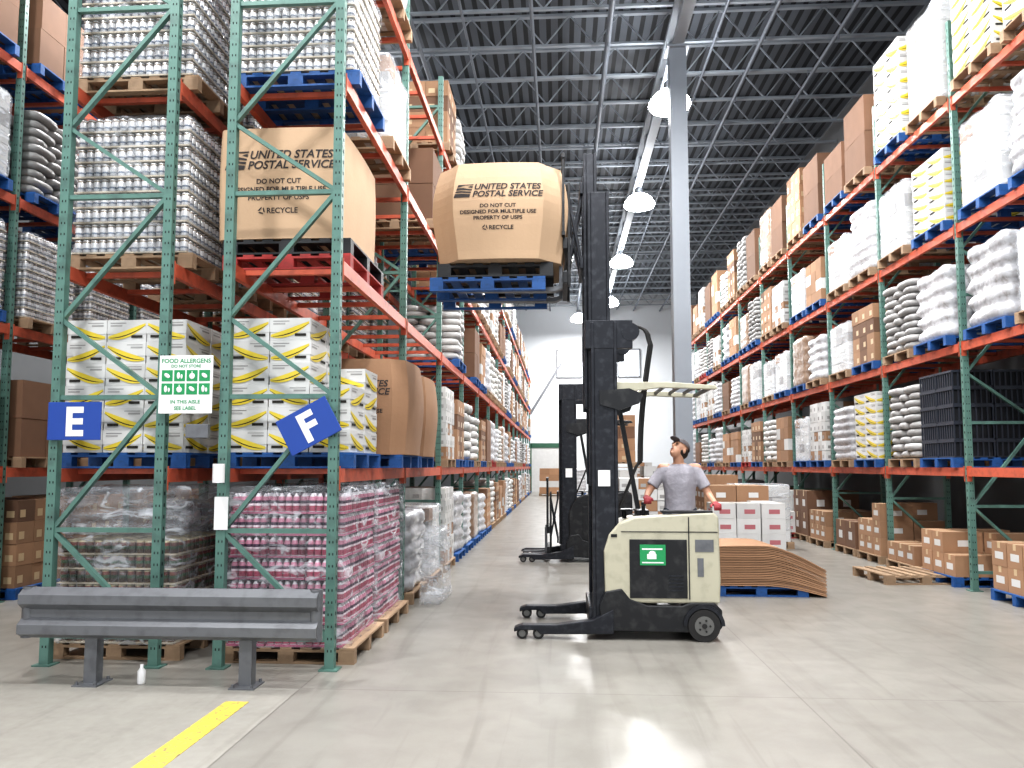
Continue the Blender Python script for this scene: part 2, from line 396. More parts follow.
rack(RX,8.3,10,PR,LVR,'long green and orange pallet rack full of sacks and cartons')
# ================================================================ PALLETS & LOADS
def pallet_mesh(mk,sx=1.2,sy=1.0):
    mb=MB(); hx,hy=sx/2,sy/2
    for i in range(7):
        w=.1 if i not in(0,6) else .13
        x=-hx+ (sx-.13)*i/6 + (.015 if i not in(0,6) else 0)
        mb.box(x,-hy,.122,x+w,hy,.14)
    for yy in(-hy,-.04,hy-.08):
        mb.box(-hx,yy,.1,hx,yy+.08,.121)
        for x in(-hx,-.07,hx-.14): mb.box(x,yy,.019,x+.14,yy+.08,.0995)
        mb.box(-hx,yy-.0,0,hx,yy+.08,.018)
    return mb.mesh('pallet',[mk])
PAL={}
for k,mk,lab in (('wood','wood','worn natural wood pallet'),('blue','pblue','blue painted wooden pallet'),('red','pred','red painted wooden pallet'),('black','pblack','black plastic shipping pallet')):
    PAL[k]=tmpl('pallet',pallet_mesh(mk),lab,'pallet',lab.split()[0]+' pallets' if k!='wood' else 'wood pallets')
def carton_load(mats,nx,ny,nz,Hh,sx=1.14,sy=.98,jit=.006,print_=False):
    mb=MB(); dx,dy,dz=sx/nx,sy/ny,Hh/nz
    for k in range(nz):
        a,b=nx,ny
        off=(.012*(R()-.5),.012*(R()-.5))
        for i in range(a):
            for j in range(b):
                if 0<i<a-1 and 0<j<b-1 and k<nz-1: continue
                x=-sx/2+i*dx+off[0]+jit*(R()-.5);y=-sy/2+j*dy+off[1]+jit*(R()-.5)
                mi=random.choices(range(len(mats)),[1.0]+[.25]*(len(mats)-1))[0]
                mb.box(x+.003,y+.003,k*dz+.001,x+dx-.003,y+dy-.003,(k+1)*dz-.003,mi)
                if print_:
                    zc=k*dz+dz*.5
                    for (s,fy) in((-1,y+.0025),(1,y+dy-.0025)):
                        mb.box(x+dx*.12,min(fy,fy+s*.001),zc-dz*.3,x+dx*.4,max(fy,fy+s*.001),zc+dz*.0,len(mats))
                    for (s,fx) in((-1,x+.0025),(1,x+dx-.0025)):
                        mb.box(min(fx,fx+s*.001),y+dy*.55,zc-dz*.3,max(fx,fx+s*.001),y+dy*.85,zc+dz*.05,len(mats))
    return mb
def shell(sx,sy,Hh,seed,layers=6,amp=.02,low=.03,top=True,lump=0):
    mb=MB(); per=[]; n=10; r=.08
    hx,hy=sx/2,sy/2
    for (x0,y0,x1,y1) in((-hx,-hy,hx,-hy),(hx,-hy,hx,hy),(hx,hy,-hx,hy),(-hx,hy,-hx,-hy)):
        for i in range(n):
            t=i/n; per.append((x0+(x1-x0)*t,y0+(y1-y0)*t))
    P=[]
    for x,y in per:
        ax=max(abs(x)-(hx-r),0);ay=max(abs(y)-(hy-r),0)
        d=math.hypot(ax,ay)
        if ax>0 and ay>0 and d>r:
            s=r/d; x=math.copysign(hx-r+ax*s,x); y=math.copysign(hy-r+ay*s,y)
        P.append((x,y))
    rows=layers*4; vs=[];N=len(P)
    for k in range(rows+1):
        z=Hh*k/rows; lay=abs(math.sin(math.pi*k/4))
        for (x,y) in P:
            q=noise.noise(Vector((x*2.2+seed,y*2.2,z*1.6)))*low+noise.noise(Vector((x*9+seed,y*9,z*11)))*amp
            f=1+ (q+ (lay-.5)*lump)/.5
            if k==rows: f*=.95
            vs.append((x*f,y*f,z+ (noise.noise(Vector((x*4,y*4,seed)))*.03 if k>=rows-1 else 0)))
    fs=[(k*N+i,k*N+(i+1)%N,(k+1)*N+(i+1)%N,(k+1)*N+i) for k in range(rows) for i in range(N)]
    if top:
        vs.append((0,0,Hh+.01)); c=len(vs)-1
        fs+=[(rows*N+i,rows*N+(i+1)%N,c) for i in range(N)]
    fs.append(tuple(range(N))[::-1])
    mb.add(vs,fs,0,True)
    return mb
def wrapmesh(sx,sy,Hh,seed,m='clear'): return shell(sx,sy,Hh,seed,6,.012,.012).mesh('wrap',[m])
def sack_load(mk,nx,ny,nz,Hh,sx=1.14,sy=1.0):
    mb=MB();dx,dy,dz=sx/nx,sy/ny,Hh/nz
    for k in range(nz):
        a,b=(nx,ny) if k%2==0 else (ny,nx); ddx,ddy=sx/a,sy/b
        for i in range(a):
            for j in range(b):
                if 0<i<a-1 and 0<j<b-1 and k<nz-1: continue
                c=(-sx/2+(i+.5)*ddx+.05*(R()-.5),-sy/2+(j+.5)*ddy+.05*(R()-.5),(k+.5)*dz)
                mb.ell(c,(ddx*.52,ddy*.52,dz*.56),Euler((.04*(R()-.5),.04*(R()-.5),.1*(R()-.5))).to_matrix(),12,6,0,.55)
    zmin=min(v[2] for v in mb.v); mb.v=[(x,y,z-zmin) for x,y,z in mb.v]
    return mb.mesh('sacks',[mk])
def can_load(mk,nx=14,ny=13,nz=9,dz=.12,r=.037,p=.077):
    mb=MB()
    for k in range(nz):
        mb.box(-nx*p/2-.005,-ny*p/2-.005,k*dz,nx*p/2+.005,ny*p/2+.005,k*dz+.012,1)
        for i in range(nx):
            for j in range(ny):
                if 0<i<nx-1 and 0<j<ny-1 and k<nz-1: continue
                c=(-nx*p/2+(i+.5)*p,-ny*p/2+(j+.5)*p,k*dz+.0125)
                mb.lathe([(r*.85,0),(r,.006),(r,.095),(r*.82,.104)],c,10,0)
    return mb.mesh('cans',[mk,'tray'])
LT={}
def L_(k,name,mesh,label,cat,kids=(),h=1.15): LT[k]=(tmpl(name,mesh,label,cat,name.replace('_',' ')+'s in the racks',kids),h)
L_('sack1','sack_load',sack_load('sack',2,3,8,1.12),'stacked white sacks bound into one pallet load','sack stack')
L_('sack2','sack_load',sack_load('sack',2,2,6,1.05),'bulky white sacks stacked as one wrapped pallet load','sack stack')
L_('sack3','sack_load',sack_load('greybag',2,3,10,1.12),'thin grey sacks stacked as one pallet load','sack stack')
L_('wrap1','wrapped_load',shell(1.12,.98,1.15,3,7,.02,.04,lump=.025).mesh('w',['wrapw']),'lumpy load under white stretch wrap','wrapped load')
L_('wrap2','wrapped_load',shell(1.1,.96,1.05,11,5,.03,.05,lump=.04).mesh('w',['wrapw']),'bulging load wrapped in milky white plastic','wrapped load')
L_('wrapb','wrapped_load',shell(1.1,.98,1.1,23,5,.012,.015,lump=.008).mesh('w',['wrapb']),'brown cartons under shiny stretch wrap','wrapped load')
L_('ctn1','carton_load',carton_load(['card','cardd'],3,3,4,1.12,print_=True).mesh('c',['card','cardd','tape']),'brown cartons strapped into one pallet load','carton load')
L_('ctn2','carton_load',carton_load(['card','whitebox'],2,3,4,1.1).mesh('c',['card','whitebox']),'tan and white cartons bound into one pallet load','carton load')
L_('ctnw','carton_load',carton_load(['whitebox','sack','card'],3,4,6,1.12,print_=True).mesh('c',['whitebox','sack','card','greybag']),'white printed cartons bound into one pallet load','carton load')
L_('ctnc','carton_load',carton_load(['whitebox','greybag','card'],3,3,5,1.10,1.08,.94).mesh('c',['whitebox','greybag','card']),'mixed pale cartons under clear stretch wrap','carton load',[('stretch_wrap',wrapmesh(1.14,1.0,1.13,31,'clear2'))])
L_('ctnd','carton_load',carton_load(['cardd','card'],1,2,2,1.0).mesh('c',['cardd','card']),'large dark brown cartons bound on a pallet','carton load')
CANW=can_load('can'); CAND=can_load('candark',14,13,7,.12)
L_('can','canned_goods_load',CANW,'silver and white cans in trays under clear wrap','canned goods',[('stretch_wrap',wrapmesh(1.13,1.06,1.09,5))],1.09)
L_('cand','canned_goods_load',CAND,'dark cans in trays under thin plastic wrap','canned goods',[('stretch_wrap',wrapmesh(1.15,1.08,.88,9,'clearp'))],.86)
def banana_box(sx,sy,sz):
    mb=MB(); mb.box(-sx/2+.004,-sy/2+.004,0,sx/2-.004,sy/2-.004,sz*.5,0); mb.box(-sx/2,-sy/2,sz*.36,sx/2,sy/2,sz,0)
    def cres(w,h,cx,cz,th):
        lo=[];hi=[];n=7
        for i in range(n+1):
            t=i/n; x=cx-w/2+w*t; mid=cz-h*.5+h*(t**1.9); k=th*math.sin(math.pi*(t*.9+.05))**.7
            lo.append((x,mid-k*.5)); hi.append((x,mid+k*.5))
        return lo+hi[::-1]
    for ax,w in(('y',sx),('x',sy)):
        for s in(-1,1):
            d=(sy if ax=='y' else sx)/2
            def put(pts,m,e):
                q=s*(d+e); n=len(pts)
                mb.add([(a,q,b) if ax=='y' else (q,a,b) for a,b in pts],[tuple(range(n))],m)
            put(cres(w*.94,sz*.60,0,sz*.50,sz*.36),1,.001)
            put(cres(w*.90,sz*.58,.01,sz*.46,sz*.05),2,.0016)
            put([(-w*.42,sz*.70),(-w*.12,sz*.70),(-w*.12,sz*.78),(-w*.42,sz*.78)],3,.0013)
            put([(-w*.42,sz*.84),(-w*.02,sz*.84),(-w*.02,sz*.88),(-w*.42,sz*.88)],3,.0013)
            put([(w*.12,sz*.18),(w*.40,sz*.18),(w*.40,sz*.30),(w*.12,sz*.30)],2,.0018)
    return mb
bb=banana_box(.37,.485,.2)
BM=['whitebox','yellow','darkhole','greybag']
BAN=tmpl('banana_carton',bb.mesh('ban',BM),'white banana carton with yellow banana print and hand hole','carton','banana cartons in the racks')
mb=MB()
for k in range(6):
    for i in range(3):
        for j in range(2):
            ox,oy,oz=-.373+i*.373,-.246+j*.492,k*.201; n=len(mb.v)
            mb.v+=[(a+ox,b+oy,c+oz) for a,b,c in bb.v]; mb.f+=[tuple(q+n for q in f) for f in bb.f]; mb.m+=bb.m; mb.sm+=bb.sm
L_('banl','banana_carton_load',mb.mesh('banl',BM),'white and yellow banana cartons bound into one pallet load','carton load')
def bananas(x,y,z,nz=6,nx=3,ny=2,low=None):
    for k in range(nz):
        for i in range(nx):
            for j in range(ny):
                if low is not None and i==nx-1 and k>=low+j: continue
                dup(BAN,(x-.374+i*.374+.003*(R()-.5),y-.246+j*.492+.006*(R()-.5),z+.0005+k*.201),random.choice((0,math.pi)))
mb=MB()
for k in range(5):
    z=k*.23
    for i in range(2):
        for j in range(2):
            x0,y0=-.57+i*.575,-.49+j*.495; x1,y1=x0+.565,y0+.485
            mb.box(x0,y0,z+.2,x1,y1,z+.228); mb.box(x0+.01,y0+.01,z,x1-.01,y1-.01,z+.02)
            mb.box(x0+.03,y0+.03,z+.02,x1-.03,y1-.03,z+.2,1)
            for t in range(8):
                xx=x0+t*.54/7; yy=y0+t*.46/7
                mb.box(xx,y0+.008,z+.02,xx+.022,y0+.02,z+.2); mb.box(xx,y1-.02,z+.02,xx+.022,y1-.008,z+.2)
                mb.box(x0+.008,yy,z+.02,x0+.02,yy+.022,z+.2); mb.box(x1-.02,yy,z+.02,x1-.008,yy+.022,z+.2)
M['crate']=mat('crate_plastic',(46,50,60),.45); M['cratein']=mat('crate_inside',(22,24,30),.8)
L_('crate','crate_stack',mb.mesh('crate',['crate','cratein']),'interlocked black ribbed plastic crates on a pallet','plastic crates')
def gaylord(hx,hy,Hh,ch,bulge,bb_):
    cor=[(-hx+ch,-hy),(hx-ch,-hy),(hx,-hy+ch),(hx,hy-ch),(hx-ch,hy),(-hx+ch,hy),(-hx,hy-ch),(-hx,-hy+ch)]
    P=[]
    for i in range(8):
        a=cor[i];b=cor[(i+1)%8];n=10 if i%2==0 else 3
        for k in range(n):
            t=k/n; P.append((a[0]+(b[0]-a[0])*t,a[1]+(b[1]-a[1])*t))
    def disp(x,y,z):
        s=math.sin(math.pi*min(max(z/Hh,0),1)**1.25)*bb_
        fx=bulge*math.cos(math.pi*x/(2*hx)) if abs(y)>hy-ch-1e-6 else 0
        fy=bulge*math.cos(math.pi*y/(2*hy)) if abs(x)>hx-ch-1e-6 else 0
        return (x*(1+s/hx)+math.copysign(fy,x)*(abs(x)/hx)**4, y*(1+s/hy)+math.copysign(fx,y)*(abs(y)/hy)**4, z)
    mb=MB();rows=12;N=len(P);vs=[]
    for k in range(rows+1):
        z=Hh*k/rows
        for x,y in P: vs.append(disp(x,y,z))
    fs=[(k*N+i,k*N+(i+1)%N,(k+1)*N+(i+1)%N,(k+1)*N+i) for k in range(rows) for i in range(N)]
    fs+=[tuple(range(N))[::-1],tuple(range(rows*N,(rows+1)*N))]
    mb.add(vs,fs,0,False)
    def front(x,z):
        v=disp(x,-hy,z); return (v[0],v[1]-.005,v[2])
    return mb,front
def postal_print(front,Hh,sc=1.0):
    ztop=Hh*.72
    lines=[('UNITED STATES',.112*sc,.11*sc,ztop,.22,.0022),('POSTAL SERVICE',.112*sc,.11*sc,ztop-.102*sc,.22,.0022),
           ('DO NOT CUT',.068*sc,.0,ztop-.25*sc,0,.0012),('DESIGNED FOR MULTIPLE USE',.068*sc,0,ztop-.33*sc,0,.0012),('PROPERTY OF USPS',.068*sc,0,ztop-.41*sc,0,.0012),
           ('RECYCLE',.074*sc,.04*sc,ztop-.54*sc,0,.0012)]
    ex=[]
    x0,z0=-.53*sc,ztop-.105*sc; w,h=.19*sc,.18*sc
    def par(*a):
        return [(x0+a[i]*w+a[i+1]*h*.25,z0+a[i+1]*h) for i in range(0,len(a),2)]
    ex.append(par(0,1,1,1,1,.93,.45,.93,.1,.80,0,.80))
    ex.append(par(0,.74,.40,.74,.72,.66,1,.60,1,.50,.70,.55,.30,.58,0,.55))
    ex.append(par(.85,.86,1,.84,1,.70,.70,.78))
    ex.append(par(0,.48,.35,.50,1,.42,1,.30,.40,.38,0,.36))
    ex.append(par(0,.28,.4,.30,1,.22,1,0,0,0))
    cx,cz,r=-.16*sc,ztop-.515*sc,.04*sc
    for k in range(3):
        a=math.pi/2+k*2*math.pi/3; b=a+2*math.pi/3*.75
        ex.append([(cx+r*math.cos(a),cz+r*math.sin(a)),(cx+r*math.cos(b),cz+r*math.sin(b)),(cx+r*.55*math.cos(b),cz+r*.55*math.sin(b)),(cx+r*.55*math.cos(a),cz+r*.55*math.sin(a))])
    return textmesh('postal_print',lines,front,'ink',ex)
g,fr_=gaylord(.57,.66,1.05,.03,.02,.01)
o=ob('postal_bulk_box',g.mesh('gay',['card2']),(-2.58,7.38,LVL[1]+.287),label='large tan postal service bulk cardboard box on stacked pallets',cat='cardboard box')
ob('printed_lettering',postal_print(fr_,1.05,.96),parent=o)
ob('box_lid_rim',MB().box(-.54,-.63,1.051,.54,.63,1.058).mesh('rim',['card']),parent=o)
dup(PAL['red'],(-2.50,7.36,LVL[1]+.001),0,(1,1.3,1)); dup(PAL['black'],(-2.50,7.36,LVL[1]+.143),0,(1,1.3,1))
LIFT=3.57
g,fr2=gaylord(.61,.60,1.0,.2,.05,.075)
PB=ob('postal_bulk_box',g.mesh('gay2',['card2']),(-.615,8.2,LIFT+.232),label='bulging octagonal postal service cardboard box raised on forks',cat='cardboard box')
ob('printed_lettering',postal_print(fr2,.97,.76),parent=PB)
g,fr3=gaylord(.60,.55,1.02,.12,.05,.04)
pm=postal_print(fr3,1.0,.85); gm3=g.mesh('gay3',['card'])
for (x,yy) in((-2.28,8.52),(-2.35,10.0)):
    dup(PAL['blue'],(x,yy,LVL[0]+.001)); o=ob('postal_bulk_box',gm3,(x,yy,LVL[0]+.143),label='brown postal service bulk box on blue pallet',cat='cardboard box'); ob('printed_lettering',pm,parent=o)
def load(k,x,y,z,pal='blue',sz=1,rot=0,h=None,label=None):
    dup(PAL[pal],(x,y,z+.001),0)
    t,hh=LT[k]; s=sz if h is None else h/hh
    dup(t,(x,y,z+.143),random.choice((0,math.pi))+rot,(1,1,s),label)
def slots(y0,pitch,i): return (y0+i*pitch+.70, y0+(i+1)*pitch-.70)
PC=lambda: random.choices(['blue','wood','red'],[5,5,.5])[0]
near={(4,0,0):'banl',(4,0,1):'banl',(4,1,0):'ctnc',(4,1,1):'banl',(4,2,0):'ctnd',(4,2,1):'ctnd',(4,3,0):'ctnd',(4,3,1):'ctn1',(4,4,0):'ctnd',(4,4,1):'wrapb',(4,5,0):'ctnd',(4,5,1):'sack3',
 (3,0,0):'wrap1',(3,0,1):'ctnc',(3,1,0):'banl',(3,1,1):'ctnc',(3,2,0):'wrap1',(3,2,1):'ctnc',(3,3,0):'ctn2',(3,3,1):'ctnc',(3,4,0):'ctnw',
 (2,0,0):'ctnc',(2,0,1):'wrap2',(2,1,0):'wrap2',(2,1,1):'sack3',(2,2,0):'ctn1',(2,2,1):'ctnc',(2,3,0):'wrap2',(2,3,1):'wrapb',(2,4,1):'ctnc',
 (1,0,0):None,(1,0,1):None,(1,1,0):'crate',(1,1,1):'sack3',(1,2,0):'banl',(1,2,1):'wrap1',(1,3,0):'ctnw',(1,3,1):'ctnc'}
ZL=[0]+LVR
KS=['sack1','sack2','sack3','wrap1','wrap2','wrapb','ctn1','ctn2','ctnw','ctnd','ctnc',None]
for i in range(10):
    for s,yy in enumerate(slots(8.3,PR,i)):
        for l in range(5):
            if l==0 and i<5: continue
            if (l,i,s) in near: k=near[(l,i,s)]
            else: k=random.choices(KS,[2,2,2.5,3,2,2.5,3,3,2,1.6,2,.8])[0]
            if k is None: continue
            hmax=(1.58 if l<4 else 1.75)-.14-.16
            if l==4: h=1.15 if R()<.4 else 1.55
            else: h=min(hmax,.9+.38*R())
            load(k,RX+DEP/2+.05*(R()-.5),yy+.06*(R()-.5),ZL[l],PC(),h=h)
nearL={(1,1,0):'skip',(1,1,1):None,(2,0,0):'skip',(2,0,1):None,(2,1,0):None,(2,1,1):None,(2,2,0):None,(2,2,1):'sack1',(3,0,0):'can',(3,0,1):'ctnc',(3,1,0):None,(3,1,1):'ctnd',
 (3,2,0):'ctn1',(3,2,1):None,(4,0,0):'wrap1',(4,0,1):'wrap2',(4,1,0):None,(4,1,1):None,(4,2,0):'ctn1',(1,0,0):'ban',(1,0,1):'skip',(0,0,0):'skip',(0,0,1):'skip',(1,2,0):'ctnw',(1,2,1):'ctn1',(0,1,0):'wrap2',(0,1,1):'ctnc',(2,3,0):None}
ZL=[0]+LVL
for i in range(15):
    for s,yy in enumerate(slots(6.4,PL,i)):
        for l in range(5):
            if (l,i,s) in nearL: k=nearL[(l,i,s)]
            else: k=random.choices(KS,[2,2,2,2.5,2,2.5,3.5,3,2,1.5,2,1.6])[0]
            if k in(None,'skip'): continue
            x=FX+DEP/2; z=ZL[l]
            if k=='ban': dup(PAL['blue'],(x,yy,z+.001)); bananas(x,yy,z+.142,low=3); continue
            h=min(1.25 if l<4 else 1.2,.95+.3*R()); load(k,x,yy,z,PC(),h=h)
xe=EX+DEP/2
for i in range(3):
    for s,yy in enumerate(slots(6.4,PL,i)):
        dup(PAL['wood' if s else 'blue'],(xe,yy,LVL[0]+.001))
        if i==0: bananas(xe,yy,LVL[0]+.142)
        else: dup(LT['banl'][0],(xe,yy,LVL[0]+.143))
        load('can',xe,yy,LVL[1],'wood',h=1.3)
        load('can' if i<2 else 'wrap1',xe,yy,LVL[2],'wood',h=1.3)
        load('wrap1',xe,yy,LVL[3],'wood',h=1.1)
        load('cand' if i==0 else 'ctn2',xe,yy,0,'wood',h=.92 if s==0 else 1.2)
me=shell(1.16,1.06,.42,41,4,.06,.08,lump=.02).mesh('plastic',['clear2'])
ob('loose_plastic_wrap',me,(xe-.02,7.12,1.09),label='crumpled clear plastic draped over dark canned goods',cat='plastic wrap')
for i in range(4):
    for s,yy in enumerate(slots(3.6,PL,i)):
        for l in range(5):
            k={4:'ctnd',3:random.choice(['ctnc','sack3']),2:'can',1:'ctnd',0:'ctn1'}[l]
            load(k,DX+DEP/2,yy,ZL[l],PC(),h=1.15)
def bottle_case():
    mb=MB();nx,ny=5,4;p=.066
    for i in range(nx):
        for j in range(ny):
            if 0<i<nx-1 and 0<j<ny-1: continue
            mb.lathe([(.028,0),(.0325,.01),(.0325,.125),(.026,.15),(.013,.172),(.014,.186)],(-nx*p/2+(i+.5)*p,-ny*p/2+(j+.5)*p,0),10,0)
    mb.box(-nx*p/2-.002,-ny*p/2-.002,0.001,nx*p/2+.002,ny*p/2+.002,.02,1)
    return mb.mesh('case',['pink','film'])
CASE=tmpl('drink_bottle_case',bottle_case(),'shrink-wrapped case of pink-labelled drink bottles','bottle case','pink drink cases on pallets')
for (px,py,nz_) in((-2.37,7.12,7),(-2.37,8.36,7)):
    dup(PAL['wood'],(px,py,.001),0,(1,1.12,1))
    for k in range(nz_):
        for i in range(3):
            for j in range(4):
                if i==1 and j in(1,2) and k<nz_-1: continue
                dup(CASE,(px-.36+i*.345+.016*(R()-.5),py-.42+j*.277+.012*(R()-.5),.142+k*.19),.03*(R()-.5))
    ob('stretch_wrap',shell(1.13,1.19,1.38,px+py,7,.012,.012).mesh('wrp',['clearp']),(px-.015,py-.003,.143),label='clear stretch wrap around pink drink cases',cat='plastic wrap',group='wraps around drink pallets')
ob('loose_plastic_wrap',shell(.30,.85,.9,61,5,.08,.06,lump=.03).mesh('lp',['clear2']),(-1.60,9.75,.012),label='crumpled clear plastic bunched on the floor beside the rack',cat='plastic wrap')
def cart(sx,sy,sz,body='card'):
    mb=MB(); mb.box(-sx/2,-sy/2,0,sx/2,sy/2,sz,0)
    mb.box(-sx/2-.0006,-.03,sz*.75,sx/2+.0006,.03,sz+.0006,1); mb.box(-.07,-sy/2-.001,sz*.3,.1,-sy/2,sz*.6,2); mb.box(-sx/2-.001,-.09,sz*.3,-sx/2,.09,sz*.6,2)
    return mb.mesh('carton',[body,'tape','whitebox' if body!='whitebox' else 'pink2'])
M['pink2']=mat('pink_print',(166,100,106),.6)
C1=tmpl('carton',cart(.56,.32,.3),'plain brown shipping carton with tape and label','carton','brown cartons',bevel=.006)
C2=tmpl('carton',cart(.37,.48,.24,'whitebox'),'white shipping carton with pink print','carton','white cartons',bevel=.005)
C3=tmpl('carton',cart(.56,.49,.5,'cardd'),'large dark brown shipping carton','carton','large dark cartons',bevel=.008)
DIM={id(C1):(.575,.333,.302),id(C2):(.385,.495,.242),id(C3):(.575,.505,.502)}
def pile(T,x,y,nx,ny,nz,pal='wood',z=0,hole=.0):
    dup(PAL[pal],(x,y,z+.001)); dx,dy,dz=DIM[id(T)]
    for i in range(nx):
        for j in range(ny):
            hh=nz if R()>hole else nz-1
            for k in range(hh):
                dup(T,(x+(i-(nx-1)/2)*dx+.006*(R()-.5),y+(j-(ny-1)/2)*dy+.004*(R()-.5),z+.142+k*dz),(.03*(R()-.5)) if k==hh-1 else 0)
pile(C1,6.12,11.7,2,3,2,'blue',hole=.3); pile(C1,6.1,9.75,2,3,2,'blue')
dup(PAL['wood'],(5.2,11.9,.001),.1)
pile(C1,6.12,14.2,2,3,3,'wood',hole=.4); pile(C3,6.12,15.35,2,2,1,'wood')
pile(C1,6.1,16.9,2,3,2,'wood'); pile(C3,6.12,18.1,2,2,2,'wood')
pile(C2,6.1,19.4,3,2,4,'red'); pile(C1,6.1,12.9,2,3,1,'wood')
pile(C2,5.2,19.0,2,2,2,'red')
pile(C2,3.0,12.9,3,2,4,'wood',hole=.3); pile(C1,3.15,14.4,2,3,4,'wood',hole=.2)
load('ctnw',1.75,15.9,0,'blue',h=1.35)
load('ctnw',1.3,19.5,0,'wood',h=1.5); load('ctn1',1.3,19.5,1.66,'wood',h=1.2)
load('ctnw',2.7,20.0,0,'blue',h=1.6); load('ctn2',3.9,20.0,0,'wood',h=1.4)
load('ctnc',4.2,16.6,0,'wood',h=1.2)
load('ctn2',-.6,44.0,0,'wood',h=1.5); load('wrap1',.9,44.2,0,'blue',h=1.4); load('ctn1',2.4,43.5,0,'wood',h=1.8); load('ctnw',4.2,40.5,0,'wood',h=1.8)
dup(PAL['blue'],(2.62,10.75,.001))
NS=24
for k in range(NS):
    mb=MB(); n=18; up=[];x0=-.64
    for i in range(n+1):
        u=i/n; s=max(0,(u-.45)/.55); s=s*s*(1.5-.5*s)
        z=.142*(1-.93*s)+k*(.0215-.0070*s)+.012*math.sin(math.pi*min(u/.75,1))*(k/NS)
        up.append((x0+1.42*u+.008*math.sin(k*2.1),z))
    t=.0142
    mb.prism(up+[(a,b+t) for a,b in up[::-1]],-.52+.006*math.sin(k),.52+.006*math.sin(k))
    ob('cardboard_sheet',mb.mesh('sheet',['card']),(2.66,10.75,0),label='flattened brown cardboard sheet sagging over the pallet edge',cat='cardboard',group='stacked flattened cardboard')
# ================================================================ GUARD RAIL
g=ob('guard_rail',None,(-3.05,5.85,0),label='grey steel corrugated guard rail on two floor-bolted posts',cat='guard rail')
prof=[(-.02,.36),(-.09,.40),(-.09,.47),(-.03,.52),(-.03,.58),(-.09,.63),(-.09,.70),(-.02,.75)]
pts=prof+[(a+.025,b) for a,b in prof[::-1]]
ob('rail_beam',MB().prism(pts,-1.17,1.2,axis='x').mesh('rb',['steelgrey']),parent=g)
for x in(-.62,.62):
    mb=MB(); mb.box(x-.05,.0,.012,x+.05,.09,.70); mb.box(x-.1,-.07,0,x+.1,.15,.012)
    for a,b in((-.075,-.045),(.075,-.045),(-.075,.125),(.075,.125)): mb.cyl((x+a,b,.012),(x+a,b,.035),.012,seg=6)
    ob('rail_post',mb.mesh('rp',['steelgrey']),parent=g)
for x in(-1.14,1.17):
    ob('end_cap',MB().cyl((x,.0,.36),(x,.0,.75),.05,seg=10).mesh('ec',['steelgrey']),parent=g)
ob('floor_marking_stripe',MB().box(-2.42,4.2,0,-2.25,5.5,.004).mesh('ys',['kerb']),label='worn yellow painted stripe on the concrete floor',cat='floor marking')
ob('small_bottle',MB().lathe([(.028,0),(.03,.01),(.03,.1),(.012,.125),(.014,.15)],seg=12).mesh('sb',['white']),(-3.28,5.9,.001),label='small white plastic bottle standing beside the guard rail',cat='bottle')
# ================================================================ SIGNS
def flat(fy): return lambda x,z:(x,fy,z)
s=ob('aisle_letter_sign',MB().box(-.24,-.006,-.165,.24,.006,.165).mesh('pl',['signblue']),(-4.2,6.33,2.09),label='blue rectangular plate with white letter E',cat='sign',bevel=.004)
ob('letter',textmesh('E',[('E',.34,0,-.12,0,.012)],flat(-.0085),'white'),parent=s)
s=ob('aisle_letter_sign',MB().box(-.24,-.006,-.165,.24,.006,.165).mesh('pl',['signblue']),(-2.13,6.33,2.04),rot=(0,math.radians(-28),0),label='blue plate with white letter F hanging tilted',cat='sign',bevel=.004)
ob('letter',textmesh('F',[('F',.34,0,-.12,0,.012)],flat(-.0085),'white'),parent=s)
s=ob('allergen_sign',MB().box(-.235,-.005,-.25,.235,.005,.25).mesh('al',['white']),(-3.2,6.3,2.40),label='white board with green allergen pictograms and lettering',cat='sign')
ob('green_lettering',textmesh('t',[('FOOD ALLERGENS',.052,0,.185,0,.001),('DO NOT STORE',.036,0,.145,0,.0008),('IN THIS AISLE',.044,0,-.165,0,.0008),('SEE LABEL',.044,0,-.22,0,.0008)],flat(-.007),'signgreen'),parent=s)
for r in range(2):
    for c_ in range(4):
        cx,cz=-.165+c_*.11,.075-r*.115
        t=ob('pictogram_tile',MB().box(cx-.048,-.0075,cz-.048,cx+.048,-.0052,cz+.048).mesh('tl',['signgreen']),parent=s)
        mb=MB(); q=(r*4+c_)
        if q%3==0: mb.ell((cx,-.009,cz),(.03,.002,.017),Euler((0,.6,0)).to_matrix(),10,5)
        elif q%3==1:
            mb.ell((cx-.01,-.009,cz),(.015,.002,.03),None,10,5); mb.ell((cx+.018,-.009,cz-.008),(.01,.002,.02),None,10,5)
        else:
            mb.ell((cx,-.009,cz-.005),(.026,.002,.026),None,10,5); mb.box(cx-.003,-.011,cz+.015,cx+.003,-.0078,cz+.036)
        ob('pictogram',mb.mesh('pg',['white']),parent=t)
mb=MB(); mb.box(-.1,-.05,-.06,.1,.0,.06)
ob('junction_box',mb.mesh('jb',['steelgrey']),(-3.1,6.36,2.0),label='small grey metal junction box fixed to rack upright',cat='electrical box',bevel=.005)
ob('paper_tag_roll',MB().cyl((0,-.04,0),(0,-.04,.16),.05,seg=14).mesh('pr',['white']),(-2.88,6.32,1.56),label='white roll holder fixed on green upright',cat='tag holder')
ob('paper_notice',MB().box(-.06,-.004,-.14,.06,0,.14).mesh('pn',['white']),(-2.88,6.35,1.30),label='plain white paper notice taped to green upright',cat='notice')
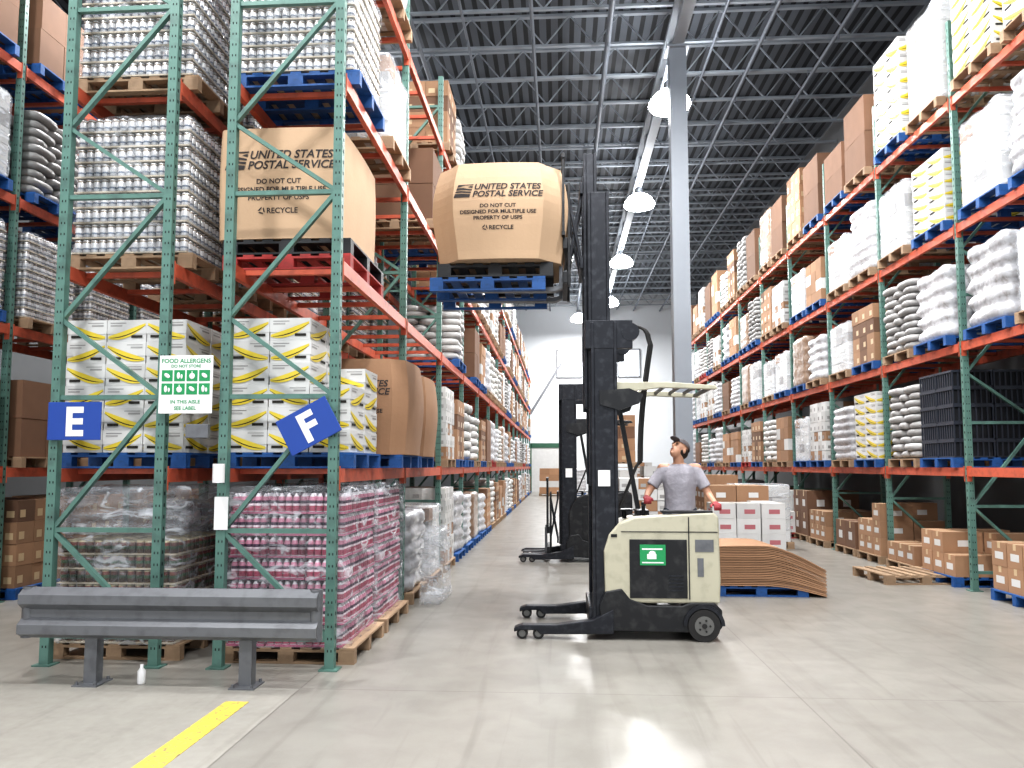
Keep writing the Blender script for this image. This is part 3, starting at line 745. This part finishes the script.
# ================================================================ REACH TRUCK
def truck(X,Y,lift,label,raised=True,bodymat='cream',forkl=1.0):
    r=ob('reach_truck',None,(X,Y,0),label=label,cat='forklift')
    P=lambda n,mb,mats,bev=0,par=r,lab=None: ob(n,mb.mesh(n,mats),parent=par,bevel=bev,label=lab)
    prof=[(-.46,.36),(-.47,.86),(-.42,1.02),(-.32,1.14),(-.16,1.2),(.2,1.225),(.60,1.25),(.655,1.2),(.665,.6),(.655,.36),(.2,.36),(-.1,.36)]
    mb=MB(); mb.prism(prof,-.56,-.44)
    mb.prism([(-.30,.3),(-.30,1.1),(-.12,1.15),(.06,1.15),(.06,.3)],-.445,.55)
    mb.box(.58,-.445,.28,.655,.25,1.23)
    body=P('body',mb,[bodymat],.02)
    mb=MB(); mb.prism([(-.5,.09),(-.52,.34),(-.46,.47),(-.30,.50),(-.22,.40),(-.05,.34),(.28,.34),(.36,.37),(.60,.37),(.67,.30),(.67,.14),(.62,.08)],-.575,.56)
    P('base_frame',mb,['black'],.012)
    P('battery_door',MB().box(-.22,-.572,.41,.34,-.561,.98),['black'],.004,body,'black battery compartment panel')
    mb=MB()
    for i in range(5): mb.box(.16,-.578,.48+i*.035,.30,-.573,.495+i*.035)
    P('vent_slots',mb,['mast'],0,body)
    if raised:
        t=P('green_placard',MB().box(-.12,-.582,.73,.13,-.573,.93),['signgreen'],0,body)
        mb=MB(); mb.box(-.05,-.5835,.79,.04,-.5822,.84); mb.box(-.10,-.5835,.88,.10,-.5822,.895); mb.box(-.10,-.5835,.75,.11,-.5822,.762)
        mb.ell((0,-.583,.845),(.035,.0012,.025),None,12,5)
        P('placard_mark',mb,['white'],0,t)
        P('data_plate',MB().box(.42,-.5645,.86,.6,-.5605,.98),['steelgrey'],0,body); P('data_plate',MB().box(.44,-.5645,.62,.5,-.5605,.8),['steelgrey'],0,body)
    mb=MB(); mb.box(-.40,-.566,1.0,-.34,-.5605,1.03); mb.box(.355,-.566,.4,.365,-.5605,1.2); mb.box(-.3,-.566,1.05,.64,-.5605,1.058)
    P('panel_seam',mb,['black'],0,body)
    P('body_top_pad',MB().box(-.1,-.43,1.151,.05,.4,1.175),['black'],.006,body); P('body_top_pad',MB().box(.1,-.555,1.236,.6,-.445,1.262),['black'],.006,body)
    P('platform',MB().box(.061,-.44,.2,.579,.54,.27),['rubber'])
    def wheel(n,x,y,rr,w,par=r,rim=True):
        mb=MB(); mb.cyl((x,y,rr),(x,y+w,rr),rr,seg=28,m=0)
        mb.cyl((x,y-.006,rr),(x,y+.0,rr),rr*.6,seg=20,m=1)
        if rim:
            for k in range(5):
                a=2*math.pi*k/5; mb.cyl((x+rr*.35*math.cos(a),y-.014,rr+rr*.35*math.sin(a)),(x+rr*.35*math.cos(a),y-.005,rr+rr*.35*math.sin(a)),rr*.07,seg=6,m=0)
            mb.cyl((x,y-.02,rr),(x,y-.005,rr),rr*.16,seg=10,m=0)
        return ob(n,mb.mesh(n,['rubber','hub']),parent=par)
    wheel('drive_wheel',.49,-.6,.155,.12); wheel('drive_wheel',.49,.46,.155,.1)
    P('wheel_arch',MB().prism([(.49+.2*math.cos(a),.155+.2*math.sin(a)) for a in [math.pi*k/12 for k in range(13)]]+[(.49+.165*math.cos(a),.155+.165*math.sin(a)) for a in [math.pi*k/12 for k in range(12,-1,-1)]],-.6,-.576),['mast'])
    for y in(-.58,.46):
        mb=MB(); mb.prism([(-1.36,.07),(-1.36,.11),(-1.28,.14),(-.95,.14),(-.6,.19),(-.38,.3),(-.38,.06),(-1.1,.05),(-1.14,.09),(-1.3,.09)],y,y+.12)
        leg=P('outrigger_leg',mb,['mast'],.008)
        for x in(-1.28,-1.12): wheel('load_wheel',x,y+.02,.055,.08,leg,False)
    P('front_crossmember',MB().box(-.62,-.46,.1,-.5,.46,.3),['mast'],.01)
    def stage(n,x0,x1,yw,z0,z1,th=.07):
        mb=MB()
        for s in(-1,1):
            ya,yb=(s*yw,s*(yw-th)); ya,yb=min(ya,yb),max(ya,yb)
            mb.box(x0,ya,z0,x0+.03,yb,z1); mb.box(x1-.03,ya,z0,x1,yb,z1)
            yc=ya+.015 if s<0 else yb-.035
            mb.box(x0+.03,yc,z0,x1-.03,yc+.02,z1)
        zz=[z0+.06,z1-.1] if z1-z0<2 else [z0+.06,(z0+z1)/2,z1-.1]
        for k in zz: mb.box(x0+.03,-yw+th*.5,k,x0+.07,yw-th*.5,k+.09)
        return P(n,mb,['mast'],.004)
    top1=3.16
    if raised: t2,t3=4.55,5.0; b2,b3=1.5,2.3
    else: t2,t3=3.05,3.0; b2,b3=.3,.3
    stage('outer_mast',-.58,-.32,.53,.12,top1); stage('middle_mast',-.60,-.38,.44,b2,t2); stage('inner_mast',-.64,-.50,.355,b3,t3)
    for y in(-.49,.49):
        mb=MB(); mb.box(-.64,y-.03,top1-.27,-.16,y+.03,top1+.02); mb.cyl((-.18,y-.035,top1-.1),(-.18,y+.035,top1-.1),.09,seg=16)
        P('mast_head_bracket',mb,['mast'],.006)
    for y in(-.24,.24):
        mb=MB(); mb.cyl((-.40,y,.3),(-.40,y,2.6),.045,seg=12,m=0); mb.cyl((-.40,y,2.6),(-.40,y,t2-.12),.028,seg=10,m=1)
        P('lift_cylinder',mb,['black','hub'])
    for y in(-.06,.06):
        P('lift_chain',MB().box(-.56,y-.015,b3+.2,-.55,y+.015,t3-.2),['steelgrey'])
    for q,y in enumerate((-.38,-.34,-.30)):
        pts=[(-.24,y,2.95)]
        for k in range(9):
            a=math.pi*k/8; pts.append((-.12-.12*math.cos(a)+.02*q,y,3.02+.12*math.sin(a)))
        for k in range(8):
            t_=k/7; pts.append((.02+.02*q-.12*math.sin(math.pi*t_*.5),y,2.95-1.2*t_))
        for k in range(5): pts.append((-.12-.05*k,y,1.7-.12*k))
        P('hydraulic_hose',MB().tube(pts,.014,6),['rubber'])
    c=lift; mb=MB()
    for y in(-.26,.26):
        for s in(0,1):
            a=(-.66,y+.03*s,c+.25+.75*s); b=(-.80,y+.03*s,c+1.0-.75*s)
            mb.bar(a,b,.03,.09)
        mb.cyl((-.73,y-.03,c+.62),(-.73,y+.06,c+.62),.03,seg=10)
    for zz in(c+.2,c+1.0): mb.box(-.68,-.34,zz,-.645,.34,zz+.12)
    P('reach_scissor',mb,['mast'],.004)
    mb=MB(); mb.box(-.86,-.45,c+.02,-.81,.45,c+.14); mb.box(-.86,-.45,c+.38,-.81,.45,c+.5)
    for y in(-.40,.34): mb.box(-.81,y,c+.0,-.78,y+.06,c+1.1)
    car=P('fork_carriage',mb,['black'],.005)
    mb=MB(); n=7
    for i in range(n): y=-.5+i*1.0/(n-1); mb.box(-.865,y-.015,c+.5,-.84,y+.015,c+1.32)
    mb.box(-.87,-.53,c+1.32,-.835,.53,c+1.37); mb.box(-.87,-.53,c+.5,-.835,.53,c+.54)
    P('load_backrest',mb,['black'],0,car)
    for y in(-.3,.2):
        e=-.95-forkl
        mb=MB(); mb.prism([(-.90,c+.48),(-.862,c+.48),(-.862,c-.0),(-.95,c-.035),(e,c-.02),(e-.04,c-.008),(e,c+.005),(-.97,c+.012),(-.90,c+.03)],y,y+.1)
        P('fork',mb,['steelgrey'],.003,car)
    z=2.46; sx_=-.32
    g=ob('overhead_guard',None,parent=r)
    for y in(-.5,.44):
        mb=MB(); mb.prism([(a+sx_,b) for a,b in [(-.10,z-.10),(-.10,z+.05),(.0,z+.09),(.5,z+.09),(.98,z+.05),(1.01,z+.015),(.98,z+.01),(.45,z+.03),(.2,z+.0),(.08,z-.10)]],y,y+.06)
        P('guard_side_frame',mb,[bodymat],.008,g)
    for i in range(6): x=.02+i*.16+sx_; P('guard_bar',MB().bar((x,-.44,z+.06),(x,.44,z+.06),.03,.025),['black'],0,g)
    P('guard_bar',MB().box(.92+sx_,-.44,z+.015,.96+sx_,.44,z+.045),['black'],0,g)
    for ya,yb in((-.545,-.505),(.505,.545)):
        P('guard_support',MB().prism([(-.50,z-.14),(-.50,z+.0),(-.2,z+.02),(-.06,z-.04),(-.10,z-.13),(-.3,z-.2)],ya,yb),['black'],0,g)
    P('guard_post',MB().bar((-.02,.42,1.15),(-.24,.46,z-.02),.05,.05),['black'],0,g)
    mb=MB(); mb.cyl((-.04,-.2,1.175),(-.04,-.2,1.29),.02,seg=10); mb.cyl((-.04,-.26,1.31),(-.04,-.14,1.31),.022,seg=12)
    mb.box(-.10,-.12,1.176,.03,.15,1.24)
    P('control_handle',mb,['black'],.003)
    mb=MB(); mb.cyl((-.2,.25,1.13),(-.2,.25,1.22),.025,seg=10); mb.cyl((-.2,.25,1.22),(-.2,.25,1.235),.11,seg=20)
    P('steering_tiller',mb,['black'])
    P('mast_plate_decal',MB().box(-.52,-.534,1.5,-.40,-.5305,1.66),['white'])
    return r
truck(.9,8.2,LIFT,'cream and black reach truck with raised mast, carrying a bulk box')
truck(.62,14.2,.12,'dark reach truck parked with lowered mast',raised=False,bodymat='black',forkl=.35)
dup(PAL['blue'],(-.74,8.2,LIFT-.058),label='blue wooden pallet carried on raised forks'); dup(PAL['black'],(-.66,8.2,LIFT+.085),label='black plastic pallet between box and blue pallet')
# ================================================================ PERSON
PX,PY,PZ=1.27,8.22,.2705
def remesh(o,vox,sm=4):
    mo=o.modifiers.new('r','REMESH'); mo.mode='VOXEL'; mo.voxel_size=vox; mo.use_smooth_shade=True
    s2=o.modifiers.new('s','SMOOTH'); s2.factor=.5; s2.iterations=sm
HM=(Matrix.Rotation(math.radians(-50),3,'Z')@Matrix.Rotation(math.radians(-38),3,'X'))
HC=Vector((-.005,-.01,1.60))
def hp(x,y,z): return HC+HM@Vector((x,y,z))
def head(mb,g=0):
    mb.ell(hp(0,.012,.03),(.076+g,.094+g,.092+g),HM,20,14)
    mb.ell(hp(0,-.028,-.045),(.056+g,.062+g,.07+g),HM,16,12)
    mb.ell(hp(0,-.072,-.088),(.022,.018,.018),HM,10,8)
sh=[Vector((-.18,0,1.405)),Vector((.18,0,1.405))]
el=[Vector((-.33,-.03,1.16)),Vector((.29,-.03,1.14))]
wr=[Vector((-.375,-.19,1.105)),Vector((.335,-.17,1.04))]
mb=MB(); head(mb)
mb.ell(hp(0,-.098,-.018),(.012,.02,.018),HM,10,8); mb.cap(hp(0,-.088,.02),hp(0,-.106,-.022),.008,.011,10)
for s in(-1,1):
    mb.ell(hp(s*.078,.012,-.01),(.009,.02,.032),HM,10,8); mb.ell(hp(s*.03,-.084,.03),(.022,.012,.008),HM,10,6)
mb.cap((0,.01,1.40),HC+HM@Vector((0,.02,-.05)),.058,.054,16)
mb.loft([((0,0,.90),.15,.10),((0,0,1.0),.148,.10),((0,-.005,1.12),.142,.10),((0,-.005,1.25),.162,.112),((0,0,1.35),.175,.108),((0,.005,1.42),.14,.085),((0,.01,1.46),.07,.06)],20)
for i,s in enumerate((-1,1)):
    mb.cap((s*.13,0,1.40),sh[i],.06,.056); mb.cap(sh[i],el[i],.05,.04); mb.cap(el[i],wr[i],.04,.028)
    hip=Vector((s*.09,0,.93));kn=Vector((s*.10,-.02,.50));an=Vector((s*.11,.03,.09))
    mb.cap(hip,kn,.085,.056); mb.cap(kn,an,.055,.038); mb.cap(an+Vector((0,.0,-.045)),an+Vector((s*.02,-.15,-.055)),.035,.03)
def hand(mb,i,g=0):
    w=wr[i];d=Vector((0,-1,0)); s=-1 if i==0 else 1
    mb.cap(w,w+d*.045,.027+g,.026+g,10)
    mb.ell(w+d*.055,(.040+g,.045+g,.016+g),None,14,8)
    for k,(ox,ln) in enumerate(((-.03,.062),(-.01,.072),(.011,.068),(.031,.052))):
        a=w+d*.088+Vector((ox*1.0,0,0)); b=a+d*ln*.45+Vector((0,0,-.008)); c2=b+d*ln*.22+Vector((0,0,-.026)); e=c2+Vector((0,ln*.12,-.022))
        mb.cap(a,b,.0088+g,.0083+g,8); mb.cap(b,c2,.0083+g,.0078+g,8); mb.cap(c2,e,.0078+g,.007+g,8)
    a=w+d*.03+Vector((-s*.032,0,-.004)); b=a+Vector((-s*.022,-.028,-.012)); e=b+Vector((-s*.002,-.028,-.012))
    mb.cap(a,b,.012+g,.010+g,8); mb.cap(b,e,.010+g,.0085+g,8)
for i in(0,1): hand(mb,i)
p=ob('person',mb.mesh('person',['skin']),(PX,PY,PZ),label='worker in grey t-shirt and cap, looking up, hands on controls',cat='person'); remesh(p,.0065,5)
mb=MB()
mb.loft([((0,0,.88),.168,.122),((0,0,1.0),.165,.12),((0,-.005,1.12),.162,.12),((0,-.005,1.25),.178,.13),((0,0,1.35),.185,.122),((0,.005,1.41),.165,.105),((0,.01,1.452),.095,.08)],20)
for i,s in enumerate((-1,1)):
    mid=sh[i].lerp(el[i],.76); mb.cap((s*.12,0,1.38),sh[i]+Vector((-s*.01,0,-.012)),.072,.062); mb.cyl(sh[i]+Vector((-s*.01,0,-.012)),mid,.062,.066,16)
t=ob('t_shirt',mb.mesh('tshirt',['shirt']),parent=p); remesh(t,.010,4)
mb=MB()
for s in(-1,1):
    hip=Vector((s*.09,0,.93));kn=Vector((s*.10,-.02,.50)); mb.cap(hip,kn,.1,.075); mb.cyl(kn,(s*.11,.03,.07),.074,.062,14)
mb.loft([((0,0,.84),.17,.115),((0,0,.97),.16,.112)],18)
t=ob('trousers',mb.mesh('trousers',['pants']),parent=p); remesh(t,.014,2)
for s in(-1,1):
    mb=MB(); an=Vector((s*.11,.03,.05)); mb.cap(an+Vector((0,.02,0)),an+Vector((s*.02,-.16,-.008)),.049,.042); mb.cap(an,an+Vector((0,0,.05)),.048,.046); mb.box(an.x-.045,an.y-.2,0.0,an.x+.05,an.y+.07,.02)
    t=ob('shoe',mb.mesh('shoe',['shoe']),parent=p); remesh(t,.008,2)
mb=MB()
vs=[];seg=24;rings=6
for k in range(rings+1):
    ph=math.pi/2*k/rings
    for i in range(seg):
        a=2*math.pi*i/seg; vs.append(hp(.086*math.cos(ph)*math.cos(a),.016+.105*math.cos(ph)*math.sin(a),.052+.082*math.sin(ph)))
fs=[(k*seg+i,k*seg+(i+1)%seg,(k+1)*seg+(i+1)%seg,(k+1)*seg+i) for k in range(rings) for i in range(seg)]
mb.add(vs,fs,0,True); mb.ell(hp(0,-.115,.060),(.06,.05,.007),HM,18,6)
ob('cap',mb.mesh('cap',['cap']),parent=p)
ob('hair',MB().ell(hp(0,.035,.0),(.083,.086,.075),HM,20,10).mesh('hair',['hair']),parent=p)
for s in(-1,1): ob('eye',MB().ell(hp(s*.03,-.089,.014),(.011,.006,.006),HM,10,6).mesh('eye',['eye']),parent=p)
ob('mouth',MB().ell(hp(0,-.090,-.052),(.022,.006,.006),HM,10,6).mesh('mouth',['lip']),parent=p)
for i in(0,1):
    mb=MB(); hand(mb,i,.003); t=ob('glove',mb.mesh('glove',['glove']),parent=p); remesh(t,.006,2)
for o in TEMPL[::-1]: bpy.data.objects.remove(o)
# ================================================================ CAMERA
cd=bpy.data.cameras.new('cam'); cd.lens=26.72; cd.sensor_width=36; cd.clip_end=200; cd.shift_y=.0244
co=bpy.data.objects.new('camera',cd); COL.objects.link(co); co.location=(0,0,1.7)
co.rotation_euler=(math.radians(90+4.3),0,math.radians(3.6)); S.camera=co
S.view_settings.view_transform='Standard'
try: S.view_settings.look='Medium High Contrast'
except Exception as e: print('look',e)
S.view_settings.exposure=.02
